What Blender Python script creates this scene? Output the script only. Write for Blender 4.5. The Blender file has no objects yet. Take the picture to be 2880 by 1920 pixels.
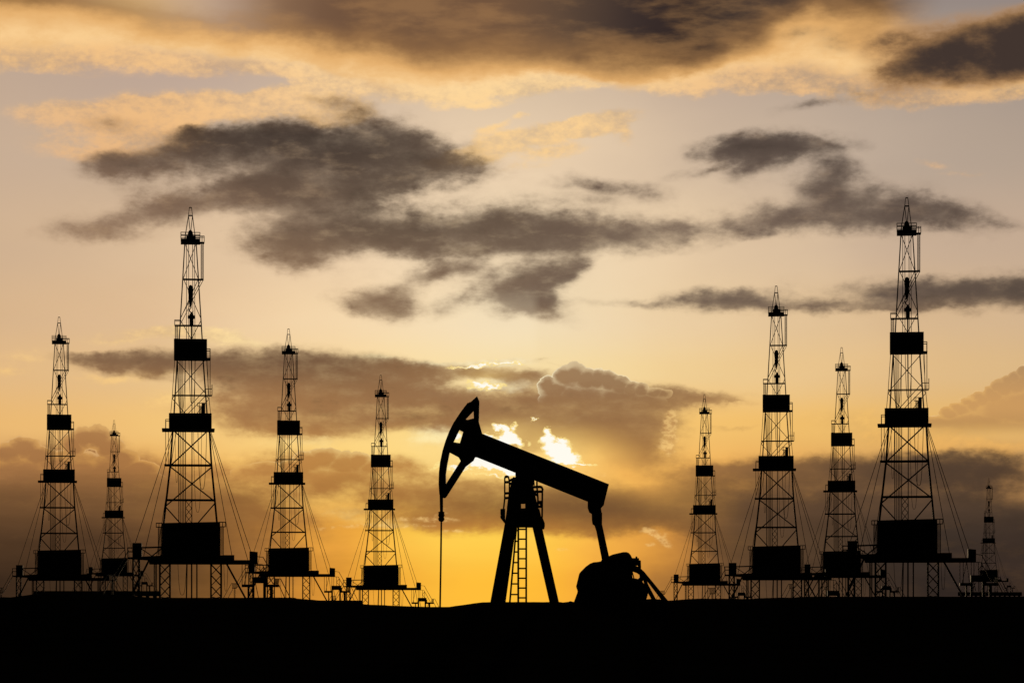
import bpy, bmesh, math, random
from mathutils import Vector, Matrix
from mathutils.geometry import tessellate_polygon

# ----------------------------------------------------------------- frame of reference
# the camera stands at x=y=0, looking along +y, level; 1 unit = 1 m
EYE = 1.7
PX = 1.25e-4            # tangent per picture pixel (2880 wide, 100 mm on 36 mm)
HZ = 1690.0             # picture row of the level line

scene = bpy.context.scene
COL = scene.collection

def lin(c):
    c = c / 255.0
    return c / 12.92 if c <= 0.04045 else ((c + 0.055) / 1.055) ** 2.4

def rgb(t):
    return (lin(t[0]), lin(t[1]), lin(t[2]), 1.0)

def sky_at(px, py):
    """a measured picture position as azimuth / elevation on the sky, in units of 0.0125 rad"""
    tx = (px - 1440.0) * PX
    tz = (HZ - py) * PX
    az = math.atan(tx)
    el = math.atan(tz * math.cos(az))
    return az / 0.0125, el / 0.0125

# ----------------------------------------------------------------- the sky
world = bpy.data.worlds.new("World")
scene.world = world
world.use_nodes = True
world.cycles.sampling_method = 'MANUAL'; world.cycles.sample_map_resolution = 256
NT = world.node_tree
NT.nodes.clear()
LK = NT.links

def _in(sock, v):
    if isinstance(v, S):
        LK.new(v.s, sock)
    else:
        sock.default_value = v

class S:
    """a node socket with arithmetic"""
    def __init__(self, s): self.s = s
    def __add__(a, b): return M('ADD', a, b)
    def __radd__(a, b): return M('ADD', b, a)
    def __sub__(a, b): return M('SUBTRACT', a, b)
    def __rsub__(a, b): return M('SUBTRACT', b, a)
    def __mul__(a, b): return M('MULTIPLY', a, b)
    def __rmul__(a, b): return M('MULTIPLY', b, a)
    def __truediv__(a, b): return M('DIVIDE', a, b)

def M(op, a, b=0.0, c=0.0, clamp=False):
    n = NT.nodes.new('ShaderNodeMath'); n.operation = op; n.use_clamp = clamp
    _in(n.inputs[0], a); _in(n.inputs[1], b)
    if op in ('SMOOTH_MAX', 'SMOOTH_MIN', 'MULTIPLY_ADD'): _in(n.inputs[2], c)
    return S(n.outputs[0])

def vec(x, y, z=0.0):
    n = NT.nodes.new('ShaderNodeCombineXYZ')
    _in(n.inputs[0], x); _in(n.inputs[1], y); _in(n.inputs[2], z)
    return S(n.outputs[0])

def vmath(op, a, b, scale=None):
    n = NT.nodes.new('ShaderNodeVectorMath'); n.operation = op
    _in(n.inputs[0], a)
    if b is not None: _in(n.inputs[1], b)
    if scale is not None: _in(n.inputs['Scale'], scale)
    return S(n.outputs[0])

def noise(p, scale, detail=6.0, rough=0.55, color=False, dist=0.0, lac=2.0):
    n = NT.nodes.new('ShaderNodeTexNoise')
    n.noise_dimensions = '3D'
    _in(n.inputs['Vector'], p)
    n.inputs['Scale'].default_value = scale
    n.inputs['Detail'].default_value = detail
    n.inputs['Roughness'].default_value = rough
    n.inputs['Lacunarity'].default_value = lac
    n.inputs['Distortion'].default_value = dist
    return S(n.outputs['Color' if color else 0])

def smooth(x, lo, hi, out0=0.0, out1=1.0):
    n = NT.nodes.new('ShaderNodeMapRange'); n.interpolation_type = 'SMOOTHSTEP'
    _in(n.inputs[0], x); _in(n.inputs[1], lo); _in(n.inputs[2], hi)
    n.inputs[3].default_value = out0; n.inputs[4].default_value = out1
    return S(n.outputs[0])

def mix(f, a, b, blend='MIX'):
    n = NT.nodes.new('ShaderNodeMix'); n.data_type = 'RGBA'; n.blend_type = blend; n.clamp_factor = True
    _in(n.inputs[0], f); _in(n.inputs[6], a); _in(n.inputs[7], b)
    return S(n.outputs[2])

def ramp(f, stops, interp='EASE'):
    n = NT.nodes.new('ShaderNodeValToRGB')
    n.color_ramp.interpolation = interp
    e = n.color_ramp.elements
    while len(e) > 1: e.remove(e[-1])
    e[0].position = stops[0][0]; e[0].color = stops[0][1]
    for p, c in stops[1:]:
        k = e.new(p); k.color = c
    _in(n.inputs[0], f)
    return S(n.outputs[0])

def blobs(p, items, k=0.10, hard=False):
    """soft union of elliptical cloud puffs (centre, radii, tilt, weight) around the warped position p"""
    acc = None
    for it in items:
        cx, cy, rx, ry = it[:4]
        ang = it[4] if len(it) > 4 else 0.0
        w = it[5] if len(it) > 5 else 1.0
        u, v = sky_at(cx, cy)
        m = NT.nodes.new('ShaderNodeMapping'); m.vector_type = 'TEXTURE'
        _in(m.inputs['Vector'], p)
        m.inputs['Location'].default_value = (u, v, 0)
        m.inputs['Rotation'].default_value = (0, 0, math.radians(ang))
        m.inputs['Scale'].default_value = (rx / 100, ry / 100, 1)
        g = NT.nodes.new('ShaderNodeTexGradient'); g.gradient_type = 'SPHERICAL'
        LK.new(m.outputs[0], g.inputs[0])
        d = S(g.outputs['Fac'])
        if w != 1.0: d = d * w
        acc = d if acc is None else (M('MAXIMUM', d, acc) if hard else M('MULTIPLY_ADD', d, 1.0 - acc, acc))
    return acc

def field(u01, v01, cols, rows, table, interp='CARDINAL'):
    """colours over the sky: one ramp along azimuth per elevation row, blended up the sky"""
    acc = None
    for i, (y, cs) in enumerate(zip(rows, table)):
        pairs = [(t[0] / 2880, t[1]) for t in cs] if len(cs[0]) == 2 else list(zip(cols, cs))
        c = ramp(u01, [(x, rgb(t)) for x, t in pairs], interp)
        if acc is None: acc = c
        else:
            y0 = (HZ - rows[i - 1]) / 100; y1 = (HZ - y) / 100
            acc = mix(smooth(v01, y0, y1), acc, c)
    return acc

geo = NT.nodes.new('ShaderNodeTexCoord')
sep = NT.nodes.new('ShaderNodeSeparateXYZ')
LK.new(geo.outputs['Generated'], sep.inputs[0])
dx, dy, dz = S(sep.outputs[0]), S(sep.outputs[1]), S(sep.outputs[2])
U = M('ARCTAN2', dx, dy) * (1 / 0.0125)
V = M('ARCSINE', dz) * (1 / 0.0125)

P0 = vec(U, V, 0.0)
Pn = vec(U, V * 1.7, 3.7)                    # clouds are wider than tall
# turbulence that ruffles every outline
wa = vmath('SUBTRACT', noise(Pn, 0.42, 3.0, 0.5, True), (0.5, 0.5, 0.5))
wb = vmath('SUBTRACT', noise(Pn, 1.3, 8.0, 0.62, True), (0.5, 0.5, 0.5))
W = vmath('ADD', vmath('MULTIPLY', wa, (1.0, 0.55, 0)), vmath('MULTIPLY', wb, (0.62, 0.42, 0)))
PW = vmath('ADD', P0, W)                     # ruffled position
PS = vmath('ADD', P0, vmath('MULTIPLY', wa, (0.7, 0.30, 0)))       # soft position
PC = vmath('ADD', P0, vmath('MULTIPLY', wb, (0.30, 0.26, 0)))      # crisp position, small ruffles only
fb = noise(vec(U, V * 1.8, 9.1), 0.85, 10.0, 0.62)                     # fine body noise
fs = noise(vec(U * 0.5, V * 1.6, 5.3), 0.7, 5.0, 0.55)             # streaky noise

sw = NT.nodes.new('ShaderNodeSeparateXYZ'); LK.new(PS.s, sw.inputs[0])
us = S(sw.outputs[0]); vs = S(sw.outputs[1])
n0 = noise(vec(U * 0.8, V * 1.5, 6.6), 0.36, 4.0, 0.5)
u01 = M('MULTIPLY_ADD', us + (n0 - 0.5) * 3.0, 1 / 28.8, 0.5, clamp=True)
COLS = [0.0, 1 / 6, 2 / 6, 3 / 6, 4 / 6, 5 / 6, 1.0]
ROWS = [1650, 1500, 1350, 1200, 1050, 900, 700, 450, 200, 0]
CLEAR = [
 [(0,(60,42,27)),(250,(82,57,32)),(480,(108,74,38)),(800,(190,126,50)),(1000,(232,160,54)),(1250,(252,186,58)),(1500,(254,186,56)),(1680,(240,166,58)),(1800,(200,136,56)),(1920,(150,102,52)),(2050,(104,74,46)),(2400,(74,55,39)),(2880,(57,43,35))],
 [(0,(78,54,34)),(480,(122,83,46)),(800,(208,144,60)),(1000,(242,174,66)),(1250,(254,202,78)),(1500,(255,202,76)),(1680,(247,180,72)),(1820,(216,149,66)),(1950,(160,110,58)),(2100,(106,76,48)),(2400,(84,62,45)),(2880,(70,52,42))],
 [(190,135,80),(235,175,90),(252,205,110),(252,198,92),(240,175,85),(215,155,85),(190,140,85)],
 [(235,185,115),(242,195,120),(252,212,132),(250,210,130),(245,195,112),(236,187,108),(228,180,108)],
 [(226,184,132),(232,194,140),(249,216,158),(247,222,168),(240,206,148),(230,192,138),(220,183,132)],
 [(216,180,140),(228,193,152),(245,215,172),(243,221,183),(236,207,165),(222,189,147),(212,180,143)],
 [(208,177,145),(221,190,155),(238,209,173),(242,217,181),(231,203,167),(208,181,153),(196,170,146)],
 [(200,173,148),(206,180,154),(226,199,169),(234,207,174),(212,187,160),(192,171,151),(178,159,142)],
 [(192,167,146),(190,166,150),(204,180,157),(214,190,163),(195,172,152),(180,161,145),(165,149,138)],
 [(190,158,122),(195,162,130),(190,162,138),(180,156,134),(152,134,120),(150,136,128),(144,132,127)],
]
clear = field(u01, vs, COLS, ROWS, CLEAR)
CROWS = [1640, 1530, 1420, 1300, 1150, 1000, 830, 600, 400, 200, 40]
CLOUD = [
 [(57,40,27),(92,63,35),(172,114,52),(200,132,56),(122,84,48),(64,48,36),(52,40,34)],
 [(74,52,34),(104,71,41),(176,118,58),(196,130,58),(124,86,49),(72,55,41),(59,46,38)],
 [(110,77,48),(122,84,49),(166,112,57),(128,87,50),(98,70,47),(84,63,47),(69,54,43)],
 [(162,113,69),(168,116,66),(188,131,68),(170,120,66),(155,110,64),(94,70,51),(73,56,44)],
 [(178,126,76),(165,117,73),(154,110,70),(146,105,69),(154,113,73),(188,138,85),(184,135,88)],
 [(134,102,74),(120,90,66),(112,81,58),(150,111,74),(132,104,80),(148,114,82),(148,114,82)],
 [(148,116,88),(146,114,86),(132,104,80),(114,92,75),(104,86,74),(96,80,70),(82,69,61)],
 [(148,119,96),(122,96,77),(92,74,61),(94,76,63),(106,87,75),(90,75,66),(88,73,64)],
 [(126,102,84),(80,64,54),(61,49,43),(92,74,62),(84,70,62),(78,65,58),(104,87,76)],
 [(165,130,96),(160,122,82),(140,103,68),(122,89,60),(66,50,41),(88,68,52),(66,53,47)],
 [(140,105,69),(160,127,92),(106,79,60),(88,65,52),(50,40,38),(60,49,45),(74,61,55)],
]
cloud = field(u01, vs, COLS, CROWS, CLOUD)
GROWS = [1350, 1150, 950, 450, 150]
GOLD = [
 [(240,176,88),(240,180,92),(252,206,116),(255,212,122),(236,176,92),(228,166,88),(220,160,86)],
 [(244,196,122),(250,205,130),(255,232,165),(255,244,200),(250,210,140),(246,196,112),(244,192,110)],
 [(240,198,138),(250,212,148),(255,230,176),(252,232,188),(236,202,150),(230,190,140),(226,186,138)],
 [(226,184,142),(238,186,128),(249,203,146),(254,210,146),(242,196,140),(228,184,138),(220,178,136)],
 [(250,198,130),(246,198,138),(254,212,152),(255,217,158),(248,202,142),(236,186,126),(246,195,122)],
]
gold = field(u01, vs, COLS, GROWS, GOLD)

GOLD_B = [
 (60,100,480,105,0,1.0),(330,145,430,85,0,.95),(640,150,430,80,0,1.0),(840,170,380,70,-8,1.1),(1060,205,300,80,0,1.2),
 (1250,235,330,72,0,1.2),(1450,222,300,60,0,1.1),(1650,195,250,52,5,1.1),(1830,222,240,50,-8,1.1),(60,160,200,50,0,.6),
 (330,325,320,58,0,1.0),(520,300,380,54,0,1.1),(660,285,250,42,0,1.2),(835,272,170,44,4,1.5),(930,312,160,54,0,1.3),
 (420,385,270,70,0,1.0),(150,395,160,60,0,.42),(240,440,100,35,-8,.6),(380,425,190,50,0,.7),(90,330,130,40,0,.35),
 (1480,388,240,44,13,1.4),(1690,348,140,46,10,1.6),(1600,372,120,40,12,1.3),(1340,442,180,36,10,1.0),(1560,427,160,26,5,.7),(1385,362,90,20,25,.55),
 (1350,292,140,18,5,.55),(1475,322,35,18,0,.5),(1750,370,60,30,-40,.8),(1480,470,200,30,4,.4),
 (2130,185,300,90,0,1.2),(2290,105,110,80,30,1.5),(2300,150,160,80,0,1.2),(2430,190,240,90,0,1.1),(2330,215,240,60,0,1.0),(2520,150,160,70,0,.9),(2700,255,270,52,4,1.25),
 (2860,235,170,60,15,1.2),(2200,235,190,38,5,.7),(2480,272,200,40,0,.7),(2000,170,160,50,12,.8),(2560,150,200,60,10,.5),
 (2630,457,70,20,-10,.42),(2715,486,90,12,0,.42),
 (470,935,230,30,0,.75),(640,950,190,28,-6,.85),(340,955,150,22,0,.5),(60,1000,160,32,0,.5),(20,1040,130,26,0,.55),
 (560,1045,260,26,0,.6),(480,1130,190,50,0,.6),(1040,1012,110,16,-4,.8),(300,1060,200,26,0,.4),(860,1240,260,30,5,.55),
 (1360,1026,190,20,3,1.1),(1250,1030,260,12,0,.7),(1390,1085,130,26,3,1.2),(1240,1230,150,60,0,.8),(1330,1300,220,40,0,.7),
 (1210,1110,130,24,-8,.5),(1130,1470,220,22,0,.6),(960,1440,150,26,0,.5),
 (2420,1180,230,55,0,.65),(2500,1230,230,50,0,.65),(2700,1210,230,60,20,.6),(2800,1255,280,40,0,.6),
]
DARK_B = [
 # folds in the bank along the top
 (2330,130,70,35,0,.4),(2230,95,110,28,15,.4),(2440,120,160,40,-12,.45),(2560,110,120,40,0,.45),(2535,218,90,40,20,.65),(2420,262,150,26,-12,.55),(2250,300,110,22,15,.55),(2350,285,90,15,0,.45),(310,350,110,30,-5,.42),
 # broken clouds in the middle of the sky
 (945,288,120,22,-6,.6),(560,425,310,60,8,1.1),(640,405,240,66,10,.9),(860,400,240,75,0,.95),(1060,350,170,62,-20,.95),(1000,455,300,80,0,1.3),(1100,470,240,66,0,1.0),
 (1150,430,240,75,-10,1.2),(930,500,300,66,0,1.0),(910,560,190,46,0,.9),(930,470,300,80,4,1.25),(1000,490,200,60,0,1.1),(1290,470,180,36,-5,.75),(350,462,170,48,5,.95),(850,530,300,55,5,1.1),
 (750,545,230,48,10,.95),(560,572,210,48,12,.85),(430,592,180,50,16,.85),(250,648,170,42,6,.75),(320,668,140,22,0,.5),
 (900,590,310,55,0,1.0),(1000,645,270,55,0,1.05),(820,690,200,68,0,1.05),(1080,672,350,50,-5,1.0),(1400,638,300,75,0,1.2),
 (1560,655,400,60,0,1.2),(1500,692,380,42,-3,.9),(1740,668,290,48,-3,.9),(1930,640,190,46,-5,.8),(2110,625,160,44,0,.6),
 (840,735,100,42,0,.5),(1180,715,120,22,0,.4),
 (1230,775,130,36,15,1.1),(1310,757,100,30,0,.8),(1075,836,120,44,14,1.05),(985,852,90,32,-8,.85),(1110,872,80,34,0,.7),(1030,826,60,30,20,.7),(1120,868,110,46,0,.85),
 (1300,826,120,40,30,.75),(1455,812,115,68,20,1.3),(1540,788,150,48,24,1.2),(1500,852,150,48,-20,1.1),(1610,762,90,22,20,.8),
 (2190,412,250,46,0,1.2),(2060,428,140,24,6,.95),(2320,402,140,20,-5,.8),(2140,455,130,42,25,.95),(2010,472,70,13,20,.6),
 (2340,480,75,60,0,.8),(2335,550,130,95,0,1.25),(2200,600,180,50,15,.85),(2310,618,260,46,0,1.0),(2490,590,150,62,0,.9),
 (2550,600,170,44,-5,1.0),(2690,602,150,44,-18,.98),(2800,632,150,18,-5,.35),(2450,545,80,40,20,.5),
 (2000,846,160,38,0,.85),(2120,846,140,40,0,.95),(2300,862,260,22,0,.8),(2490,866,250,18,0,.7),(2510,822,190,42,0,1.0),
 (2700,832,280,50,0,1.2),(2850,815,180,58,0,1.25),(1720,850,140,14,0,.35),(1890,852,110,18,0,.5),(2220,800,70,36,0,.4),
 (1570,500,120,28,0,.42),(1690,512,100,26,-15,.46),(1830,545,160,28,-15,.44),(1950,490,110,20,10,.35),(1700,560,260,50,0,.30),
 (1945,1122,200,17,2,.95),(2070,1130,170,12,-2,.8),(2060,1206,100,9,0,.45),(1525,1012,40,9,10,.55),(1560,1026,50,8,-5,.5),
 # thin veils under and around them
 (820,590,420,120,-4,.42),(560,500,420,110,8,.40),(1050,420,420,130,-6,.45),(1300,650,560,120,0,.42),(850,700,230,90,0,.45),(300,640,260,70,8,.34),
 (1120,800,330,90,4,.30),(1480,800,260,110,14,.36),(2290,560,360,140,0,.36),(2600,600,300,80,-8,.36),(2130,440,300,80,6,.34),(2650,835,420,70,0,.36),(2150,850,360,50,0,.34),
 # the long bank left of the sun
 (300,1012,170,22,-4,1.0),(430,1020,260,36,0,1.05),(640,1025,270,56,0,1.05),(800,1030,280,60,0,1.15),(970,1055,290,68,-6,1.15),
 (1150,1042,270,24,-2,.95),(1310,1048,230,24,0,.95),(1410,1064,130,16,0,.7),(760,1095,260,80,0,1.1),(900,1130,310,80,0,1.1),
 (1100,1095,260,68,-10,1.1),(650,1165,210,34,0,.7),(1260,1125,170,40,-10,.9),(720,1200,190,34,0,.75),(1050,1185,310,42,0,.95),
 (840,1212,220,32,0,.75),(420,1062,90,18,-10,.5),(1200,1180,180,32,0,.8),
 # the bank in front of the sun
 (1310,1132,130,28,0,.9),(1500,1122,310,44,0,1.1),(1700,1110,290,44,-3,1.1),(1850,1120,250,34,-4,1.1),(1490,1178,260,54,0,1.0),
 (1650,1190,280,80,0,1.1),(1770,1215,170,120,0,1.2),(1495,1060,100,20,6,.9),(1560,1210,300,62,0,1.1),(1750,1235,180,90,0,1.0),(1690,1180,240,60,0,.9),(1480,1240,180,40,0,.7),(1800,1285,120,30,0,.6),
 (1380,1170,110,30,0,.6),
 # low banks
 (1000,1320,270,52,0,.9),(880,1335,200,70,0,.95),(720,1330,200,66,0,.95),(1100,1385,310,70,0,.8),(1350,1422,360,78,0,1.1),
 (1600,1420,310,80,0,1.1),(1750,1440,270,74,0,1.1),(1275,1462,140,40,0,1.1),(1930,1400,220,84,0,1.0),(1500,1465,420,44,0,1.0),(1500,1410,520,76,0,.8),(1210,1400,180,60,0,.6),
 (90,1290,150,52,0,1.0),(45,1278,110,44,0,1.0),(255,1250,110,62,0,1.1),(345,1330,310,74,0,1.1),(150,1400,430,120,0,1.4),
 (500,1420,370,104,0,1.2),(300,1550,540,160,0,1.5),(700,1450,310,76,0,.95),(100,1620,540,170,0,1.6),(650,1570,370,110,0,.9),
 (2100,1322,380,46,0,1.2),(2400,1325,370,56,0,1.3),(2700,1325,370,60,0,1.35),(2080,1420,330,100,0,1.1),(2300,1450,420,140,0,1.5),
 (2700,1500,430,190,0,1.6),(2300,1580,300,130,0,1.4),(2110,1580,170,110,0,.9),(2850,1620,300,150,0,1.6),(1960,1500,120,40,-20,.9),
]
CUM_B = [
 (1540,1084,34,28),(1560,1096,50,30),(1588,1062,38,40),(1612,1058,44,42),(1650,1070,46,38),(1682,1070,36,36),(1712,1074,40,36),(1742,1086,40,34),(1775,1096,34,28),(1804,1098,30,24),(1840,1106,34,18),(1864,1110,30,14),
 (1640,1130,110,60),(1735,1134,110,50),(1560,1130,50,40),(1820,1136,60,34),
 (60,1350,150,76),(200,1340,120,80),(300,1345,110,70),(400,1360,80,44),(860,1370,130,60),(980,1368,110,60),(740,1370,110,46),
 (20,1276,60,36),(66,1262,56,34),(110,1282,50,30),(160,1310,70,30),(206,1252,40,38),(236,1232,44,36),(272,1232,46,40),(306,1258,44,40),(340,1292,60,34),(392,1316,60,26),
 (830,1318,60,28),(870,1300,54,32),(915,1290,56,36),(962,1302,60,34),(1006,1300,44,32),(1046,1316,50,26),(700,1330,60,24),(745,1322,56,26),
 (2880,1044,24,22),(2852,1060,22,20),(2834,1072,20,18),(2808,1086,24,22),(2784,1102,22,20),(2752,1118,24,20),(2722,1132,22,18),(2690,1146,22,16),(2660,1158,24,14),
 (2890,1072,44,34),(2858,1088,40,30),(2826,1094,38,34),(2796,1116,44,30),(2764,1130,36,30),(2736,1142,36,26),(2704,1152,36,22),(2672,1164,34,18),(2860,1150,180,64),(2740,1190,150,36),(2820,1215,240,46),(2640,1192,80,22),
]
SUN_B = [
 (1534,1220,14,26,8,1.1),(1540,1240,26,26,0,1.1),(1556,1264,40,26,0,1.2),(1584,1262,30,34,20,1.2),(1600,1284,44,22,0,1.2),(1626,1305,60,8,0,1.0),(1584,1292,60,14,0,1.1),
 (1406,1204,30,11,-25,1.0),(1428,1216,24,20,-30,1.0),(1440,1224,22,24,0,1.0),(1424,1238,46,18,0,1.1),(1458,1244,13,24,10,.9),(1446,1198,10,16,0,.6),(1487,1246,12,9,30,.45),(1378,1228,26,12,0,.8),
 (1390,1300,90,26,-20,1.3),(1350,1302,80,16,-8,1.1),(1440,1328,60,12,-24,1.0),(1286,1228,30,26,0,.8),(1290,1312,100,9,0,.7),(1385,1336,80,8,-8,.6),
 (1372,1088,74,12,5,.85),(1340,1080,40,10,0,.7),(1350,1027,90,7,4,.75),(1430,1022,60,6,0,.7),(1300,1032,60,6,0,.5),(1505,1176,18,4,0,.6),
]
BANK = [  # along the top: where the dark core ends, where the gold begins and ends (rows), and the core's colour
 (0,0,50,160),(200,5,55,165),(400,35,90,166),(600,58,98,172),(760,66,114,192),(900,80,138,212),(1100,92,170,254),(1300,104,204,268),(1450,100,200,250),(1550,104,188,226),
 (1700,116,204,240),(1850,146,216,258),(1950,158,214,248),(2050,112,174,216),(2150,70,142,212),(2280,22,66,206),(2400,28,108,236),(2520,22,112,238),(2880,10,110,230)]
BANK_CORE = [(0,(140,104,60)),(200,(160,124,84)),(400,(200,162,114)),(600,(188,158,132)),(760,(150,118,92)),(900,(118,88,66)),(1200,(108,80,60)),(1400,(112,83,61)),(1600,(92,71,56)),
 (1750,(66,52,46)),(1900,(54,42,39)),(2050,(64,51,45)),(2250,(80,62,51)),(2450,(66,53,47)),(2880,(80,66,60))]
WEDGE_B = [(2700,135,330,110,10,1.05),(2890,118,280,110,16,1.4),(2590,190,210,70,30,.75),(2800,195,260,60,6,.6),(2480,120,180,60,0,.4)]
# small bright wisps, ragged streaks
fine = noise(vec(U, V * 1.5, 2.2), 3.6, 6.0, 0.62)
h1 = blobs(PS, [(1560, 1250, 620, 330)])
h3 = blobs(PS, [(1330, 1290, 420, 150)])
col = mix(h1 * h1 * 0.5, clear, rgb((255, 208, 118)))
col = mix(h3 * 0.7, col, rgb((255, 226, 150)))
g_d = blobs(PW, GOLD_B)
g_n = g_d + ((fb - 0.5) * 1.1 + (fine - 0.5) * 0.25 + (fs - 0.5) * 0.6) * smooth(g_d, 0.0, 0.35)
g_a = smooth(g_n, 0.05, 0.70)
gold_l = mix(smooth(fb * 0.45 + fine * 0.25 + n0 * 0.3, 0.36, 0.60), mix(0.5, mix(0.5, gold, cloud), col), gold)
col = mix(g_a * 0.95, col, gold_l)
# the soft bank along the top, brown above and golden where it thins
inner0 = noise(vec(U * 0.6, V * 2.0, 21.0), 1.1, 8.0, 0.62)
yr = (HZ / 100.0 - V) * 100.0 + (n0 - 0.5) * 80.0 + (fs - 0.5) * 60.0 + (fb - 0.5) * 58.0 - 12.0
xr = M('MULTIPLY_ADD', U + (n0 - 0.5) * 1.2, 1 / 28.8, 0.5, clamp=True)
lim = ramp(xr, [(x / 2880, (p / 400 + 0.1, q / 400 + 0.1, r / 400 + 0.1, 1.0)) for x, p, q, r in BANK], 'CARDINAL')
ls = NT.nodes.new('ShaderNodeSeparateColor'); LK.new(lim.s, ls.inputs[0])
yd, yg, ye = [(S(o) - 0.1) * 400.0 for o in ls.outputs]
ym = (yd + yg) * 0.5 + 4.0
core = ramp(xr, [(x / 2880, rgb(c)) for x, c in BANK_CORE], 'CARDINAL')
core = mix(smooth(fs * 0.6 + inner0 * 0.4, 0.46, 0.66) * 0.55, core, mix(0.5, core, rgb((196, 146, 92))))
b_c = mix(smooth(yr, yd - 30.0, ym + 16.0), core, mix(0.42, rgb((164, 120, 74)), core))
b_c = mix(smooth(yr, ym - 14.0, yg + 26.0), b_c, mix(smooth(yr, yg, ye + 6.0), rgb((228, 174, 108)), mix(smooth(fb * 0.5 + fs * 0.5, 0.38, 0.6), rgb((240, 193, 132)), rgb((254, 212, 152)))))
b_a = smooth(yr, ye - 30.0, ye + 12.0, 1.0, 0.0) * smooth(xr, 0.855, 0.925, 1.0, 0.0)
col = mix(b_a, col, b_c)
w_d = blobs(PS, WEDGE_B)
w_n = w_d + ((fb - 0.5) * 0.9 + (n0 - 0.5) * 0.6) * smooth(w_d, 0.0, 0.35)
col = mix(smooth(w_n, 0.0, 0.62), col, mix(smooth(w_n, 0.2, 0.95), rgb((182, 136, 88)), rgb((66, 53, 47))))
# broken dark clouds
d_d = blobs(PW, [(b[0], b[1], b[2] * 1.16, b[3] * 1.26) + tuple(b[4:]) for b in DARK_B])
calm = smooth(d_d, 0.0, 0.35) * smooth(d_d, 0.6, 1.05, 1.0, 0.30)
d_n = d_d + ((fb - 0.5) * 1.35 + (n0 - 0.5) * 1.1) * calm
d_a = smooth(d_n, 0.0, 1.06) * 0.97
d_core = smooth(d_n + (fs - 0.5) * 0.5, 0.28, 0.96)
inner = noise(vec(U * 0.8, V * 2.0, 14.4), 1.0, 8.0, 0.62)
lit = mix(0.38, cloud, mix(0.5, col, gold))
body = mix(d_core, mix(0.46, cloud, col), mix(smooth(inner, 0.50, 0.76) * smooth(V, 3.6, 8.5, 0.16, 0.42), mix(smooth(inner, 0.30, 0.46, 0.22, 0.0) * smooth(V, 3.6, 6.0), cloud, (0.012, 0.009, 0.007, 1.0)), lit))
col = mix(d_a, col, body)
# cumulus heads with the sun behind them
c_d = blobs(vmath('ADD', P0, vmath('MULTIPLY', wb, (0.34, 0.30, 0))), [(x, y, rx * 1.04, ry * 1.04) for x, y, rx, ry in CUM_B], hard=True) + (fine - 0.5) * 0.14
c_a = smooth(c_d, 0.05, 0.10) * smooth(V - (smooth(U, -3.6, -1.2, 3.62, 5.78) - smooth(U, 4.9, 9.0, 0.0, 1.0)), -0.26, 0.26)
c_rim = smooth(c_d, 0.09, 0.20, 1.0, 0.0)
cum_c = mix(c_rim * smooth(fb, 0.38, 0.62, 0.15, 1.0) * smooth(U, -6.0, 0.0, 0.35, 0.9), mix(smooth(c_d + (fb - 0.5) * 1.1, 0.05, 0.6), mix(0.5, cloud, gold), mix(smooth(U, 6.0, 11.0, 0.04, 0.24), cloud, gold)), mix(0.35, gold, rgb((255, 240, 205))))
col = mix(c_a * 0.95, col, cum_c)
# ragged tufts with the light behind them
l_d = blobs(PC, [(1884,1172,26,34,0,1.0),(1878,1204,28,28,0,1.0),(1894,1226,20,32,0,1.0),(1874,1246,34,26,0,1.0),(1884,1268,26,22,0,.8),(1895,1195,16,26,0,.7),
 (1836,1496,54,16,-12,.8),(1862,1520,44,16,-30,.8),(1826,1532,24,10,0,.6),(1690,1334,28,12,0,.6),(1650,1326,26,12,0,.6),(1580,1545,30,10,0,.4),
 (1190,1460,140,12,0,.6),(1120,1480,160,10,0,.55),(1290,1494,80,8,0,.55),(960,1480,120,10,3,.4),(1245,1440,40,12,20,.5)])
l_n = l_d + ((fine - 0.5) * 1.5 + (fb - 0.5) * 0.8) * smooth(l_d, 0.0, 0.3)
col = mix(smooth(l_n, 0.05, 0.75) * 0.55, col, mix(smooth(fine, 0.38, 0.6), rgb((196, 146, 88)), rgb((252, 208, 132))))
# thin streaked layers low down
strk = noise(vec(U * 0.32, V * 1.7, 31.0), 1.0, 6.0, 0.58)
low = smooth(V, 3.4, 4.6, 1.0, 0.0)
col = vmath('SCALE', col, None, 1.0 + (strk - 0.5) * low * smooth(M('ABSOLUTE', U - 0.5), 2.5, 6.0, 0.08, 0.5))
# a faint shaft above the sun
shaft = smooth(U + (V - 8.0) * 0.05, -3.0, 0.3) * smooth(U + (V - 8.0) * 0.02, 0.50, 0.85, 1.0, 0.0) * smooth(V, 6.4, 7.4) * smooth(V, 8.2, 8.9, 1.0, 0.0)
col = mix(shaft * 0.16, col, rgb((255, 236, 200)))
# light spreading round the sun
h2 = blobs(PS, [(1665, 1290, 210, 120)])
h4 = blobs(PS, [(1760, 1335, 380, 120, -20)])
h5 = blobs(PS, [(1420, 1330, 420, 110)])
col = mix(h2 * h2 * 0.75, col, rgb((255, 208, 116)))
col = mix(h4 * h4 * 0.7, col, rgb((246, 180, 88)))
col = mix(h5 * h5 * 0.3, col, rgb((255, 200, 108)))
s_d = blobs(vmath('ADD', PC, vmath('MULTIPLY', vmath('SUBTRACT', noise(Pn, 4.0, 5.0, 0.6, True), (0.5, 0.5, 0.5)), (0.34, 0.5, 0))), SUN_B, 0.04)
s_n = s_d + (fine - 0.5) * 1.3 * smooth(s_d, 0.0, 0.25)
s_a = smooth(s_n, 0.31, 0.68)
bloom = blobs(PS, [(1572, 1262, 170, 120), (1425, 1222, 150, 80), (1385, 1304, 190, 70), (1375, 1060, 170, 60, 0, .7)])
col = mix(bloom * bloom * 0.7, col, rgb((255, 216, 128)))
col = mix(smooth(s_n, 0.02, 0.30) * 0.85, col, rgb((255, 226, 142)))
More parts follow.
